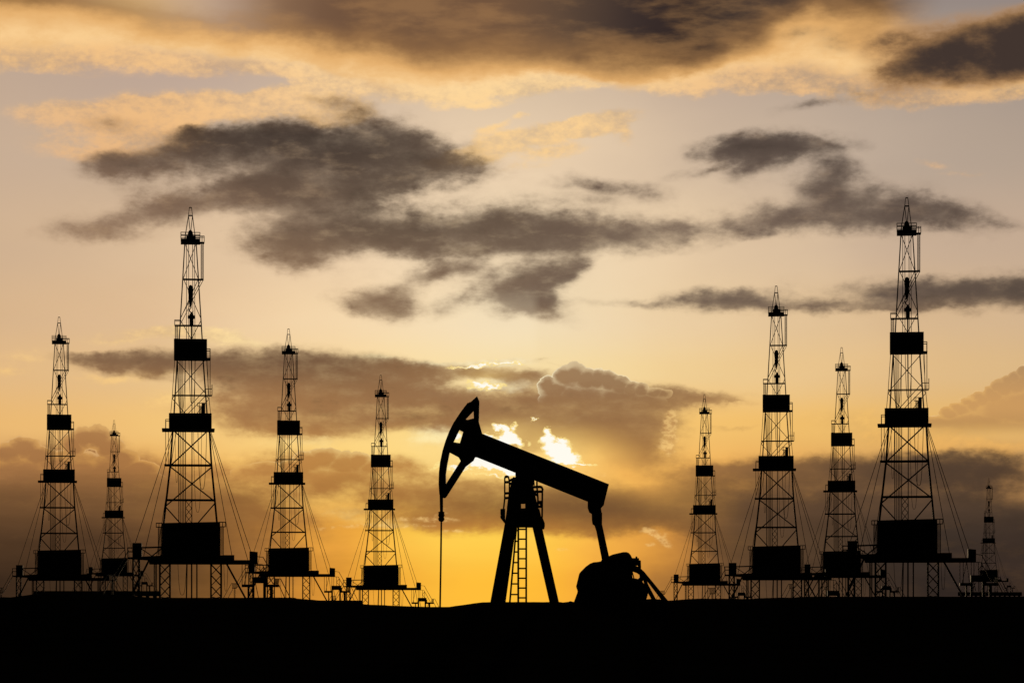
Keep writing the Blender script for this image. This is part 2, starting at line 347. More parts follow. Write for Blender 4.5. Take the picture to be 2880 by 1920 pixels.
col = mix(s_a, col, (1.0, 0.965, 0.86, 1.0))

# the rest of the sky, overhead and behind: a physical dusk sky
sky = NT.nodes.new('ShaderNodeTexSky'); sky.sky_type = 'NISHITA'; sky.sun_disc = False
SUN_AZ = math.atan((1600 - 1440) * PX); SUN_EL = math.radians(2.97)
sky.sun_elevation = SUN_EL; sky.sun_rotation = SUN_AZ
dusk = vmath('SCALE', S(sky.outputs[0]), None, 0.012)
away = M('MAXIMUM', smooth(M('ABSOLUTE', U), 18.0, 60.0), smooth(V, 16.5, 40.0))
col = mix(away, col, dusk)
bg = NT.nodes.new('ShaderNodeBackground'); bg.inputs['Strength'].default_value = 1.0
LK.new(col.s, bg.inputs['Color'])
out = NT.nodes.new('ShaderNodeOutputWorld')
LK.new(bg.outputs[0], out.inputs['Surface'])

# ----------------------------------------------------------------- camera, colour, sun
cd = bpy.data.cameras.new('camera'); cam = bpy.data.objects.new('camera', cd); COL.objects.link(cam)
cam.location = (0, 0, EYE); cam.rotation_euler = (math.radians(90), 0, 0)
cd.lens = 100; cd.sensor_width = 36; cd.sensor_fit = 'HORIZONTAL'
cd.shift_x = 0.0; cd.shift_y = (HZ - 960.0) / 2880.0
cd.clip_start = 0.1; cd.clip_end = 30000
scene.camera = cam
scene.view_settings.view_transform = 'Standard'
scene.view_settings.look = 'None'
scene.view_settings.exposure = 0.0
scene.view_settings.gamma = 1.0
scene.cycles.use_adaptive_sampling = True
scene.cycles.adaptive_threshold = 0.015
scene.cycles.max_bounces = 4

sd = bpy.data.lights.new('sun', 'SUN'); sun = bpy.data.objects.new('sun', sd); COL.objects.link(sun)
sd.energy = 2.0; sd.angle = math.radians(0.5); sd.color = (1.0, 0.72, 0.42)
to_sun = Vector((math.sin(SUN_AZ) * math.cos(SUN_EL), math.cos(SUN_AZ) * math.cos(SUN_EL), math.sin(SUN_EL)))
sun.rotation_euler = to_sun.to_track_quat('Z', 'Y').to_euler()
sun.location = (40, 60, 60)

# ================================================================= materials
def mat_paint(name, base, rough=0.75, rust=0.35):
    m = bpy.data.materials.new(name); m.use_nodes = True
    nt = m.node_tree; b = nt.nodes['Principled BSDF']
    tc = nt.nodes.new('ShaderNodeTexCoord')
    n1 = nt.nodes.new('ShaderNodeTexNoise'); n1.inputs['Scale'].default_value = 1.3; n1.inputs['Detail'].default_value = 7
    n1.inputs['Roughness'].default_value = 0.65
    nt.links.new(tc.outputs['Object'], n1.inputs['Vector'])
    cr = nt.nodes.new('ShaderNodeValToRGB')
    cr.color_ramp.elements[0].position = 0.42; cr.color_ramp.elements[0].color = (*base, 1)
    cr.color_ramp.elements[1].position = 0.72
    cr.color_ramp.elements[1].color = tuple(base[i] * (1 - rust) + (0.03, 0.013, 0.006)[i] * rust for i in range(3)) + (1,)
    nt.links.new(n1.outputs[0], cr.inputs[0]); nt.links.new(cr.outputs[0], b.inputs['Base Color'])
    bp = nt.nodes.new('ShaderNodeBump'); bp.inputs['Strength'].default_value = 0.2; bp.inputs['Distance'].default_value = 0.01
    n2 = nt.nodes.new('ShaderNodeTexNoise'); n2.inputs['Scale'].default_value = 14
    nt.links.new(tc.outputs['Object'], n2.inputs['Vector']); nt.links.new(n2.outputs[0], bp.inputs['Height'])
    nt.links.new(bp.outputs[0], b.inputs['Normal'])
    b.inputs['Roughness'].default_value = rough
    b.inputs['Specular IOR Level'].default_value = 0.08
    return m

STEEL = mat_paint('weathered black steel', (0.010, 0.0095, 0.009), 0.85)
SHEET = mat_paint('black sheet cladding', (0.012, 0.011, 0.0105), 0.9, 0.25)
CABLE = mat_paint('tarred wire rope', (0.008, 0.0075, 0.007), 0.9, 0.1)
PUMP = mat_paint('black pumpjack paint', (0.012, 0.011, 0.010), 0.85, 0.3)
CONC = mat_paint('dark stained concrete', (0.016, 0.0145, 0.013), 0.95, 0.1)

# ================================================================= mesh helpers
STOUT = 0.0
class MB:
    def __init__(self): self.v = []; self.f = []
    def add(self, vs, fs):
        o = len(self.v); self.v += [tuple(p) for p in vs]; self.f += [tuple(i + o for i in q) for q in fs]
    def box(self, x0, x1, y0, y1, z0, z1):
        x0, x1 = min(x0, x1), max(x0, x1); z0, z1 = min(z0, z1), max(z0, z1)
        self.add([(x0,y0,z0),(x1,y0,z0),(x1,y1,z0),(x0,y1,z0),(x0,y0,z1),(x1,y0,z1),(x1,y1,z1),(x0,y1,z1)],
                 [(3,2,1,0),(4,5,6,7),(0,1,5,4),(1,2,6,5),(2,3,7,6),(3,0,4,7)])
    def bar(self, p, q, r, n=4, r2=None):
        p = Vector(p); q = Vector(q); d = q - p
        if d.length < 1e-6: return
        d.normalize()
        r = r + STOUT; r2 = r if r2 is None else r2 + STOUT
        a = Vector((0, 1, 0)) if abs(d.y) < 0.9 else Vector((1, 0, 0))
        s = d.cross(a).normalized(); t = s.cross(d)
        k = 1.41421 if n == 4 else 1.0
        vs = []
        for c, rr in ((p, r), (q, r2)):
            for i in range(n):
                g = 2 * math.pi * (i + 0.5) / n
                vs.append(c + (s * math.cos(g) + t * math.sin(g)) * rr * k)
        fs = [(i, (i + 1) % n, n + (i + 1) % n, n + i) for i in range(n)]
        fs += [tuple(range(n - 1, -1, -1)), tuple(range(n, 2 * n))]
        self.add(vs, fs)
    def path(self, pts, r, n=6):
        """a round tube through the points, one skin"""
        pts = [Vector(p) for p in pts]; rs = [q + STOUT for q in (r if isinstance(r, (list, tuple)) else [r] * len(pts))]
        k = 1.41421 if n == 4 else 1.0
        vs = []
        for i, p in enumerate(pts):
            d = (pts[min(i + 1, len(pts) - 1)] - pts[max(i - 1, 0)]).normalized()
            a = Vector((0, 1, 0)) if abs(d.y) < 0.9 else Vector((1, 0, 0))
            s = d.cross(a).normalized(); t = s.cross(d)
            for j in range(n):
                g = 2 * math.pi * (j + 0.5) / n
                vs.append(p + (s * math.cos(g) + t * math.sin(g)) * rs[i] * k)
        fs = []
        for i in range(len(pts) - 1):
            for j in range(n):
                fs.append((i*n + j, i*n + (j+1) % n, (i+1)*n + (j+1) % n, (i+1)*n + j))
        fs += [tuple(range(n - 1, -1, -1)), tuple(range((len(pts)-1)*n, len(pts)*n))]
        self.add(vs, fs)
    def prism(self, outer, y0, y1, holes=()):
        """an outline in the x-z plane, with openings, given real thickness"""
        polys = [outer] + list(holes)
        flat = [p for pl in polys for p in pl]
        tris = tessellate_polygon([[Vector((p[0], p[1], 0)) for p in pl] for pl in polys])
        n = len(flat)
        vs = [(p[0], y0, p[1]) for p in flat] + [(p[0], y1, p[1]) for p in flat]
        fs = [tuple(t) for t in tris] + [tuple(n + i for i in reversed(t)) for t in tris]
        o = 0
        for pl in polys:
            m = len(pl)
            for i in range(m):
                a, b = o + i, o + (i + 1) % m
                fs.append((a, b, n + b, n + a))
            o += m
        self.add(vs, fs)
    def lathe(self, prof, cx, cy, n=16):
        """profile of (radius, z) turned about a vertical axis"""
        vs = []; fs = []
        for r, z in prof:
            for j in range(n):
                g = 2 * math.pi * j / n
                vs.append((cx + r * math.cos(g), cy + r * math.sin(g), z))
        for i in range(len(prof) - 1):
            for j in range(n):
                fs.append((i*n + j, i*n + (j+1) % n, (i+1)*n + (j+1) % n, (i+1)*n + j))
        fs += [tuple(range(n - 1, -1, -1)), tuple(range((len(prof)-1)*n, len(prof)*n))]
        self.add(vs, fs)
    def disc(self, cx, cz, r, y0, y1, n=24, hole=0.0, squash=1.0):
        o = [(cx + r * squash * math.cos(2*math.pi*i/n), cz + r * math.sin(2*math.pi*i/n)) for i in range(n)]
        h = [[(cx + hole * squash * math.cos(2*math.pi*i/n), cz + hole * math.sin(2*math.pi*i/n)) for i in range(n)]] if hole else []
        self.prism(o, y0, y1, h)
    def build(self, name, mat, parent=None):
        me = bpy.data.meshes.new(name); me.from_pydata(self.v, [], self.f)
        bm = bmesh.new(); bm.from_mesh(me); bmesh.ops.recalc_face_normals(bm, faces=bm.faces); bm.to_mesh(me); bm.free()
        me.materials.append(mat)
        o = bpy.data.objects.new(name, me); COL.objects.link(o)
        if parent is not None:
            o.parent = parent; KIDS.setdefault(parent.name, []).append(o)
        return o

def empty(name, loc):
    o = bpy.data.objects.new(name, None); COL.objects.link(o)
    o.location = loc; o.empty_display_size = 0.5
    return o

def tag(o, label, cat, group=None, kind=None):
    if label: o['label'] = label
    if cat: o['category'] = cat
    if group: o['group'] = group
    if kind: o['kind'] = kind
    return o

KIDS = {}
def kids(o): return KIDS.get(o.name, [])

def copy_tree(o, parent=None):
    c = o.copy(); COL.objects.link(c); c.parent = parent
    for ch in kids(o): copy_tree(ch, c)
    return c

# ================================================================= the drilling derrick
# drawn in its own metres; the drawing grid is 41 mm to the unit, base of the legs at row 1680
K = 328.0 * PX
def L(X, Y, y=0.0): return ((X - 535.5) * K, y, (1680.0 - Y) * K)
def LX(X): return (X - 535.5) * K
def LZ(Y): return (1680.0 - Y) * K

def hd(Y):                                   # half depth of the mast, front to back
    return 0.40 + 0.70 * max(0.0, (Y - 684.9) / (1470 - 684.9))

LEG_L = [(461.2,1470),(479.4,1308),(486.2,1212),(489.8,1164.2),(498.8,1011.5),(504.3,955.7),(519.8,684.9)]
LEG_R = [(609.8,1470),(594.5,1308),(588.9,1212),(582.1,1164.2),(571.0,1011.5),(568.6,955.7),(551.8,684.9)]
LEG_W = [4.3, 4.3, 4.1, 2.9, 2.9, 2.5, 2.2]
def leg_x(pts, Y):
    for (a, b), (c, d) in zip(pts, pts[1:]):
        if d <= Y <= b: return a + (c - a) * (b - Y) / (b - d)
    return pts[0][0] if Y > pts[0][1] else pts[-1][0]

def loop_hose(m, x0, x1, ytop, ybot, w=0.9, y=0.0):
    pts = []
    for i in range(21):
        t = -1 + 2 * i / 20
        pts.append(L((x0 + x1) / 2 + (x1 - x0) / 2 * math.copysign(abs(t) ** 0.75, t), ybot - (ybot - ytop) * abs(t) ** 2.6, y))
    m.path(pts, w * K / 2, 5)

def ladder(name, x0, x1, y0, y1, step, root, y=0.0, w=1.0, mat=None):
    m = MB()
    for x in (x0, x1): m.bar(L(x, y0, y), L(x, y1, y), w * K / 2)
    n = int((y1 - y0) / step)
    for i in range(n):
        Y = y0 + (i + 0.5) * step
        m.bar(L(x0, Y, y), L(x1, Y, y), w * 0.45 * K)
    return m.build(name, STEEL, root)

def make_derrick():
    root = empty('drilling_derrick', (0, 0, 0))
    # --- the mast
    for pts, nm in ((LEG_L, 0), (LEG_R, 1)):
        for sgn in (-1, 1):
            m = MB()
            m.path([L(x, Y, sgn * hd(Y)) for x, Y in pts], [w * K / 2 for w in LEG_W], 4)
            m.build('mast_leg', STEEL, root)
    def cross(a, b, c, d, w):
        m = MB()
        for p, q in ((a, b), (c, d)):
            m.bar(L(p[0], p[1], -hd(p[1])), L(q[0], q[1], -hd(q[1])), w * K / 2)
        m.build('cross_brace', STEEL, root)
        Y0, Y1 = min(a[1], b[1]), max(a[1], b[1])
        for pts in (LEG_L, LEG_R):               # the same panel on the two flanks
            m = MB()
            for s in (-1, 1):
                m.bar(L(leg_x(pts, Y0), Y0, s * hd(Y0)), L(leg_x(pts, Y1), Y1, -s * hd(Y1)), w * K / 2.6)
            m.build('flank_brace', STEEL, root)
    cross((520.3,686), (557.0,784.5), (551.4,686), (515.8,784.5), 1.3)
    cross((516.2,786), (565.4,898), (557.4,786), (507.7,898), 1.3)
    cross((507.7,901), (538.0,955), (565.4,901), (538.4,955), 1.2)
    cross((494.0,1012), (578.0,1107), (577.6,1012), (492.8,1110), 1.4)
    cross((484.6,1122), (521.8,1164), (576.0,1097), (516.0,1163), 1.3)
    cross((489.0,1212), (593.3,1308), (583.6,1212), (479.4,1311), 3.0)
    cross((480.3,1314), (604.7,1411), (594.5,1314), (467.5,1423), 3.0)
    for a, b in (((467.5,1427), (506.0,1470)), ((605.8,1413), (557.0,1470))):
        m = MB(); m.bar(L(*a, -hd(a[1])), L(*b, -hd(b[1])), 1.4 * K); m.build('knee_brace', STEEL, root)
    for a, b in (((484.6,1122),(492.8,1111)), ((484.6,1122),(493.4,1112)), ((578.5,1113),(529.0,1164)), ((588.4,1121),(553.0,1164)), ((578.7,1113),(588.4,1122))):
        m = MB(); m.bar(L(*a, -0.7), L(*b, -0.7), 1.2 * K / 2); m.build('knee_brace', STEEL, root)
    def girt(x0, x1, Y, w):
        m = MB()
        for s in (-1, 1): m.bar(L(x0, Y, s * hd(Y)), L(x1, Y, s * hd(Y)), w * K / 2 * (1 if s < 0 else 0.85))
        for x in (leg_x(LEG_L, Y), leg_x(LEG_R, Y)): m.bar(L(x, Y, -hd(Y)), L(x, Y, hd(Y)), w * K / 2.4)
        m.build('girt', STEEL, root)
    girt(515.6, 572.5, 786, 2.3); girt(491.4, 566, 915.9, 2.1); girt(484.7, 595.7, 1112, 1.8)
    girt(462.6, 596.4, 1308.4, 4.2); girt(467.6, 606.4, 1406, 4.1)
    # --- the top
    m = MB()
    m.box(LX(508.5), LX(562.7), -1.1, 1.1, LZ(684.9), LZ(674.5)); m.box(LX(562.7), LX(574.2), -0.9, 0.4, LZ(684.9), LZ(682.2))
    m.build('crown_platform', STEEL, root)
    m = MB()
    for y in (-1.05, 1.05):
        for Y in (656.8, 666.0): m.bar(L(508.5, Y, y), L(562.7, Y, y), 1.2 * K / 2)
        for x in (509.0, 521.5, 548.0, 562.2): m.bar(L(x, 674.5, y), L(x, 656.2, y), 1.2 * K / 2)
    m.bar(L(509, 656.8, -1.05), L(509, 656.8, 1.05), 1.2 * K / 2); m.bar(L(562.2, 656.8, -1.05), L(562.2, 656.8, 1.05), 1.2 * K / 2)
    m.build('guardrail', STEEL, root)
    for y in (-0.85, 0.35):
        m = MB()
        m.bar(L(548, 666, y), L(574.2, 666, y), 1.2 * K / 2)
        for x in (568, 574): m.bar(L(x, 682.2, y), L(x, 665.4, y), 1.2 * K / 2)
        m.build('guardrail', STEEL, root)
    m = MB(); m.box(LX(524), LX(550.4), -0.5, 0.5, LZ(674.5), LZ(663)); m.build('crown_frame', STEEL, root)
    m = MB()
    prof = [(LX(535.5 + 7.3 * math.cos(t)), LZ(660.2 - 12.6 * math.sin(t))) for t in [i * math.pi / 18 for i in range(19)]]
    m.prism(prof + [(LX(528.2), LZ(664)), (LX(542.8), LZ(664))][0:1] + [(LX(542.8), LZ(664))], -0.28, 0.28)
    m.build('crown_sheave', STEEL, root)
    m = MB()
    for y, sg in ((-0.55, -1), (0.55, 1)):
        for xb, xm, xt in ((519.5, 530.2, 532.6), (549.8, 541.4, 538.6)):
            m.bar(L(xb, 674.5, y), L(xm, 606.3, y * 0.4), 1.3 * K / 2); m.bar(L(xm, 606.3, y * 0.4), L(xt, 583.6, y * 0.3), 1.0 * K / 2)
            m.bar(L(xm, 606.3, y * 0.4), L(535.8 + (xm - 535.8) * 0.22, 648, y * 0.3), 1.2 * K / 2)
        m.bar(L(530.2, 606.3, y * 0.4), L(541.4, 606.3, y * 0.4), 1.6 * K / 2)
        m.bar(L(532.6, 583.8, y * 0.3), L(538.6, 583.8, y * 0.3), 1.1 * K / 2)
    m.build('gin_pole', STEEL, root)
    # --- hoisting gear in the mast
    for xt, xb, w in ((524.8, 524.8, 1.2), (530.7, 531.0, 1.2), (541.7, 542.8, 1.3), (547.0, 548.4, 1.2)):
        m = MB(); m.path([L(xt, 685, 0.1), L(xb, 957, 0.1)], w * K / 2, 5); m.build('drill_line', CABLE, root)
    m = MB()
    pr = []
    for t, r in ((800.8, 0.5), (802.5, 3.4), (806, 5.6), (812, 7.2), (818, 7.5), (824, 6.9), (829.5, 5.6), (831, 4.3), (838, 5.2), (846, 4.9), (855, 4.0), (862.5, 2.2), (864, 1.2)):
        pr.append((r * K, LZ(t)))
    m.lathe(pr[::-1], LX(536.2), 0.0, 14); m.build('travelling_block', STEEL, root)
    m = MB()
    pts = [L(537.6, 862, 0), L(537.4, 866, 0)]
    for i in range(15):
        a = math.radians(110 + i * 17)
        pts.append(L(538.4 + 5.4 * math.cos(a), 872.3 - 6.4 * math.sin(a), 0))
    m.path(pts, [1.1 * K] * 3 + [1.2 * K] * 10 + [1.0 * K, 0.8 * K, 0.6 * K, 0.4 * K], 8); m.build('hook', STEEL, root)
    m = MB()
    m.lathe([(2.0*K, LZ(914)), (5.6*K, LZ(913.5)), (5.6*K, LZ(896)), (10.4*K, LZ(895.8)), (10.4*K, LZ(887)), (5.4*K, LZ(886.8)), (5.4*K, LZ(883)), (2.2*K, LZ(880)), (1.4*K, LZ(877))], LX(538.6), 0.0, 14)
    m.build('swivel', STEEL, root)
    m = MB(); m.path([L(538.4, 914, 0), L(538.6, 1011, 0), L(540, 1164, 0), L(539.6, 1470, 0)], [1.9*K, 1.5*K, 1.0*K, 1.0*K], 8); m.build('drill_string', STEEL, root)
    for i, (xt, xb, xl, w) in enumerate(((504.3, 507.3, 503.2, 2.2), (507.9, 508.8, 508.3, 1.4), (511.2, 511.6, 512.6, 1.5), (514.3, 514.2, 517.0, 1.8), (521.4, 520.2, 521.9, 1.9))):
        m = MB(); m.path([L(xt, 1011, 0.5), L(xb, 1164, 0.5), L(xl, 1212, 0.5), L(xl, 1470, 0.5)], [1.0*K/2, 1.1*K/2, w*K/2, w*K/2], 6); m.build('drill_pipe', STEEL, root)
    m = MB(); m.path([L(500, 1011, -0.3), L(506, 1164, -0.3)], 0.5*K, 5); m.build('standpipe', STEEL, root)
    m = MB(); m.path([L(548.4, 1011, -0.3), L(547.2, 1164, -0.3)], 0.6*K, 5); m.build('standpipe', STEEL, root)
    for a in ((499, 521, 1011, 1160, 1.1), (531.5, 549, 1011, 1135, 1.1), (493, 502, 1212, 1357, 0.6), (544.4, 567.0, 1212, 1440, 0.6), (556.5, 580.7, 1212, 1375.5, 1.1), (500.8, 524.5, 1586, 1672, 0.7), (629, 640, 1586, 1661, 0.6)):
        m = MB(); loop_hose(m, *a[:4], a[4], -0.8); m.build('hose', CABLE, root)
    m = MB()                                     # latticed riser above the drill floor
    for y in (-0.3, 0.3):
        for x in (522.4,): m.bar(L(x, 1408, y), L(x, 1470, y), 1.0 * K / 2)
        yy = 1408
        while yy < 1466:
            m.bar(L(522.6, yy, y), L(539.0, min(yy + 20.5, 1470), y), 0.8 * K / 2); m.bar(L(539.0, yy, y), L(522.6, min(yy + 20.5, 1470), y), 0.8 * K / 2)
            yy += 20.5
    m.build('riser_lattice', STEEL, root)
    # --- outriggers and ladders of the upper mast
    m = MB()
    for a, b in (((571.5,788),(541,846)), ((565.5,788),(538,840)), ((541,846),(508.5,912)), ((536,842),(506.5,898))):
        m.bar(L(*a, -0.5), L(*b, -0.5), 1.1 * K / 2)
    m.build('outrigger', STEEL, root)
    ladder('ladder', 565.2, 571.6, 685, 784.8, 2.85, root, -0.5)
    ladder('ladder', 493.0, 500.6, 917, 956, 2.95, root, -0.7)
    for y in (-0.9, 0.3):
        m = MB()
        m.bar(L(491.6, 901.9, y), L(506.5, 901.9, y), 1.2 * K / 2); m.bar(L(491.8, 916, y), L(491.8, 901.3, y), 1.2 * K / 2)
        m.build('guardrail', STEEL, root)
    # --- racking shelter
    m = MB(); m.box(LX(489.6), LX(581.9), -1.6, 1.6, LZ(1011.5), LZ(956)); m.build('wind_wall', SHEET, root)
    m = MB()
    for y in (-1.3, 1.3):
        m.bar(L(581.9, 982.9, y), L(590.6, 982.9, y), 1.6 * K / 2); m.bar(L(590.4, 1009, y), L(590.4, 982.2, y), 1.6 * K / 2)
    m.box(LX(581.9), LX(592.0), -1.4, 1.4, LZ(1011.2), LZ(1008.2)); m.build('guardrail', STEEL, root)
    for pts in (((491.5,1011),(484.8,1112),(480.1,1164)), ((580.7,1011),(588.4,1122),(592.6,1164))):
        m = MB(); m.path([L(x, Y, 1.3) for x, Y in pts], 1.2 * K / 2, 5); m.build('guy_rod', STEEL, root)
    m = MB()
    m.bar(L(590.4, 1011, -1.3), L(590.4, 1113, -1.3), 1.3 * K / 2); m.bar(L(584.0, 1011, -1.3), L(584.8, 1113, -1.3), 1.0 * K / 2)
    m.bar(L(595.7, 1083, -1.3), L(595.7, 1114, -1.3), 1.4 * K / 2); m.bar(L(578, 1095.4, -1.3), L(595.7, 1095.4, -1.3), 1.4 * K / 2)
    m.build('guardrail', STEEL, root)
    # --- working cabin half way up
    m = MB(); m.box(LX(475.7), LX(594.7), -1.9, 1.9, LZ(1207.2), LZ(1164.2)); m.build('mast_cabin', SHEET, root)
    m = MB(); m.box(LX(456.3), LX(603.0), -2.2, 2.2, LZ(1212), LZ(1207)); m.build('cabin_deck', STEEL, root)
    m = MB(); m.box(LX(567), LX(576.8), -0.7, 0.7, LZ(1164.2), LZ(1133)); m.build('stack', SHEET, root)
    ladder('ladder', 560.3, 566.8, 1143, 1164, 2.5, root, -0.5, 1.0)
    m = MB()
    for Y in (1133.6, 1143): m.bar(L(555.5, Y, -0.6), L(567, Y, -0.6), 1.0 * K / 2)
    for x in (555.7, 560.5): m.bar(L(x, 1133.2, -0.6), L(x, 1143.4, -0.6), 1.0 * K / 2)
    m.build('guardrail', STEEL, root)
    for y in (-1.6, 1.6):
        m = MB()
        m.bar(L(466.5, 1182, y), L(475.7, 1182, y), 1.3 * K / 2); m.bar(L(466.6, 1181.4, y), L(466.6, 1207, y), 1.3 * K / 2)
        m.build('guardrail', STEEL, root)
    for x0, x1, yb in ((466.6, 466.9, 1307), (474.5, 474.7, 1307)):
        m = MB(); m.bar(L(x0, 1212, -1.3), L(x1, yb, -1.3), 1.2 * K / 2, 6); m.build('hanger', STEEL, root)
    # --- guy wires
    for a, b, y in (((486,1212),(383,1526),-1.4), ((487,1212),(404.5,1565),0.9), ((496,1212),(441,1563),1.4),
                    ((591.5,1212),(703.5,1549),-1.4), ((590.5,1212),(697.5,1575),0.9), ((590,1212),(652.5,1562),1.4)):
        m = MB(); m.path([L(*a, y * 0.9), L(*b, y)], 1.25 * K / 2, 5); m.build('guy_wire', CABLE, root)
    # --- drill floor
    m = MB(); m.prism([(LX(456.4), LZ(1562)), (LX(616.8), LZ(1562)), (LX(616.8), LZ(1468.4)), (LX(456.6), LZ(1472.2))], -3.2, 3.2)
    m.build('drill_floor_house', SHEET, root)
    m = MB()
    m.box(LX(421.3), LX(702), -3.0, 3.0, LZ(1585.8), LZ(1574.8)); m.box(LX(452), LX(657.3), -3.3, 3.3, LZ(1575.4), LZ(1561))
    m.build('drill_floor', STEEL, root)
    for xs, yt, yb, lx in (((440.4, 456.4), 1472, 1483.2, (446.5, 455.3)), ((616.8, 633.4), 1468.7, 1481.4, (617.6, 626.9))):
        for y in (-2.6, -1.6):
            m = MB()
            for Y in (yt, yb): m.bar(L(xs[0], Y, y), L(xs[1], Y, y), 1.3 * K / 2)
            for f in (0.02, 0.5, 0.98): m.bar(L(xs[0] + (xs[1] - xs[0]) * f, yt - .5, y), L(xs[0] + (xs[1] - xs[0]) * f, yb + .5, y), 1.2 * K / 2)
            m.build('guardrail', STEEL, root)
        ladder('ladder', lx[0], lx[1], yb, 1561.5, 3.0, root, -2.6, 1.2)
    ladder('ladder', 434.4, 441.4, 1586, 1680, 2.6, root, -1.2, 1.3)
    # --- substructure
    for x0, x1 in ((450.3, 478.5), (593.0, 621.5)):
        for y in (-2.5, 2.5):
            m = MB()
            for x in (x0, x1): m.bar(L(x, 1585, y), L(x, 1684, y), 3.4 * K / 2)
            st = (1680 - 1586) / 3.1
            for i in range(4):
                a, b = 1586 + i * st, min(1586 + (i + 1) * st, 1684)
                m.bar(L(x0, a, y), L(x1, b, y), 1.4 * K / 2); m.bar(L(x1, a, y), L(x0, b, y), 1.4 * K / 2)
            m.build('lattice_column', STEEL, root)
    for x0, x1, w in ((526.0, 524.4, 3.2), (539.0, 539.0, 3.8), (553.6, 553.6, 3.4)):
        m = MB(); m.bar(L(x0, 1585, 0.0), L(x1, 1684, 0.0), w * K / 2, 8); m.build('column', STEEL, root)
    m = MB(); m.bar(L(636, 1585, -2.4), L(689, 1682, -2.4), 4.4 * K / 2); m.build('raking_strut', STEEL, root)
    m = MB(); m.bar(L(420.5, 1576, -2.4), L(372, 1676, -2.4), 4.4 * K / 2); m.build('raking_strut', STEEL, root)
    # --- cabin on posts at one end, with its gangway and stair
    m = MB(); m.box(LX(374.4), LX(400.2), -1.2, 1.2, LZ(1568), LZ(1526.8)); m.build('control_cabin', SHEET, root)
    m = MB(); m.prism([(LX(360.7), LZ(1571)), (LX(421.4), LZ(1575.2)), (LX(458), LZ(1575.2)), (LX(458), LZ(1561.6)), (LX(400), LZ(1565)), (LX(360.7), LZ(1567))], -1.3, 1.3)
    m.build('gangway', STEEL, root)
    for x, w in ((375.8, 3.7), (392.6, 4.2)):
        for y in (-1.1, 1.1):
            m = MB(); m.bar(L(x, 1568, y), L(x, 1684, y), w * K / 2); m.build('cabin_post', STEEL, root)
    for y in (-1.1, 1.1):
        m = MB()
        for i in range(4):
            a, b = 1571 + i * 27.5, 1571 + (i + 1) * 27.5
            m.bar(L(377, a, y), L(391.5, b, y), 1.1 * K / 2); m.bar(L(391.5, a, y), L(377, b, y), 1.1 * K / 2)
        m.build('lattice_brace', STEEL, root)
    for y in (-1.2, 1.2):
        m = MB()
        m.bar(L(400, 1539.6, y), L(456, 1538.0, y), 2.6 * K / 2); m.bar(L(400, 1543.6, y), L(428.5, 1563, y), 1.6 * K / 2); m.bar(L(428.5, 1563, y), L(456, 1541, y), 1.6 * K / 2)
        m.build('gangway_truss', STEEL, root)
        m = MB()
        for Y in (1540, 1551): m.bar(L(360.6, Y, y), L(374.4, Y, y), 1.4 * K / 2)
        m.bar(L(360.8, 1539.4, y), L(361.8, 1570, y), 1.2 * K / 2)
        m.build('guardrail', STEEL, root)
    m = MB()
    for y in (-0.9, -0.1):
        m.path([L(360.8, 1551.5, y), L(327, 1612.5, y)], 1.2 * K / 2, 5); m.path([L(361.5, 1570, y), L(327, 1632, y)], 1.3 * K / 2, 5)
        m.path([L(306, 1613, y), L(268, 1682, y)], 1.2 * K / 2, 5); m.path([L(313, 1632, y), L(287, 1682, y)], 1.3 * K / 2, 5)
    for i in range(14):
        t = (i + .5) / 14
        m.bar(L(361.5 - 34.5 * t, 1570 + 62 * t, -0.9), L(361.5 - 34.5 * t, 1570 + 62 * t, -0.1), 0.5 * K)
        if i < 10:
            t = (i + .5) / 10
            m.bar(L(313 - 26 * t, 1632 + 50 * t, -0.9), L(313 - 26 * t, 1632 + 50 * t, -0.1), 0.5 * K)
    m.build('stair', STEEL, root)
    m = MB()
    for y in (-1.1, 0.1):
        m.bar(L(306, 1613, y), L(327, 1613, y), 1.2 * K / 2); m.bar(L(308, 1632, y), L(327, 1632, y), 1.6 * K / 2)
        for i in range(6): m.bar(L(309 + i * 3.6, 1613, y), L(311 + i * 3.2, 1632, y), 0.9 * K / 2)
        for x in (317, 320.5): m.bar(L(x, 1632, y), L(x, 1683, y), 1.1 * K / 2)
    m.box(LX(308), LX(327), -1.12, 0.12, LZ(1632.8), LZ(1631.4))
    m.build('stair_landing', STEEL, root)
    # --- cabin at the other end, with its stair
    m = MB(); m.prism([(LX(701.6), LZ(1586.2)), (LX(723.4), LZ(1586.2)), (LX(723.4), LZ(1551.4)), (LX(701.6), LZ(1549.2))], -1.2, 1.2); m.build('control_cabin', SHEET, root)
    m = MB()
    for y in (-1.0, -0.1):
        m.path([L(723, 1564, y), L(739, 1566, y), L(772.7, 1626.5, y), L(788, 1626.5, y), L(815, 1680, y)], 1.2 * K / 2, 5)
        m.path([L(723, 1585.6, y), L(736.5, 1586, y), L(767.6, 1641.7, y)], 1.3 * K / 2, 5); m.path([L(782.8, 1643, y), L(801, 1682, y)], 1.3 * K / 2, 5)
        for i in range(5): m.bar(L(773.5 + i * 2.5, 1626.5, y), L(772.5 + i * 2.2, 1642, y), 0.8 * K / 2)
    for i in range(12):
        t = (i + .5) / 12
        m.bar(L(736.5 + 31.1 * t, 1586 + 55.7 * t, -1.0), L(736.5 + 31.1 * t, 1586 + 55.7 * t, -0.1), 0.5 * K)
    m.build('stair', STEEL, root)
    for x0, x1, yb, w in ((680, 680, 1642.6, 1.5), (689, 689, 1642.6, 1.4), (710.6, 710.6, 1621.8, 1.5), (718, 718, 1621.8, 1.4), (698.5, 686, 1642.6, 1.4), (698.5, 706, 1642.6, 1.4)):
        m = MB(); m.bar(L(x0, 1585.6, -0.6), L(x1, yb, -0.6), w * K / 2, 6); m.build('hanger', STEEL, root)
    m = MB()
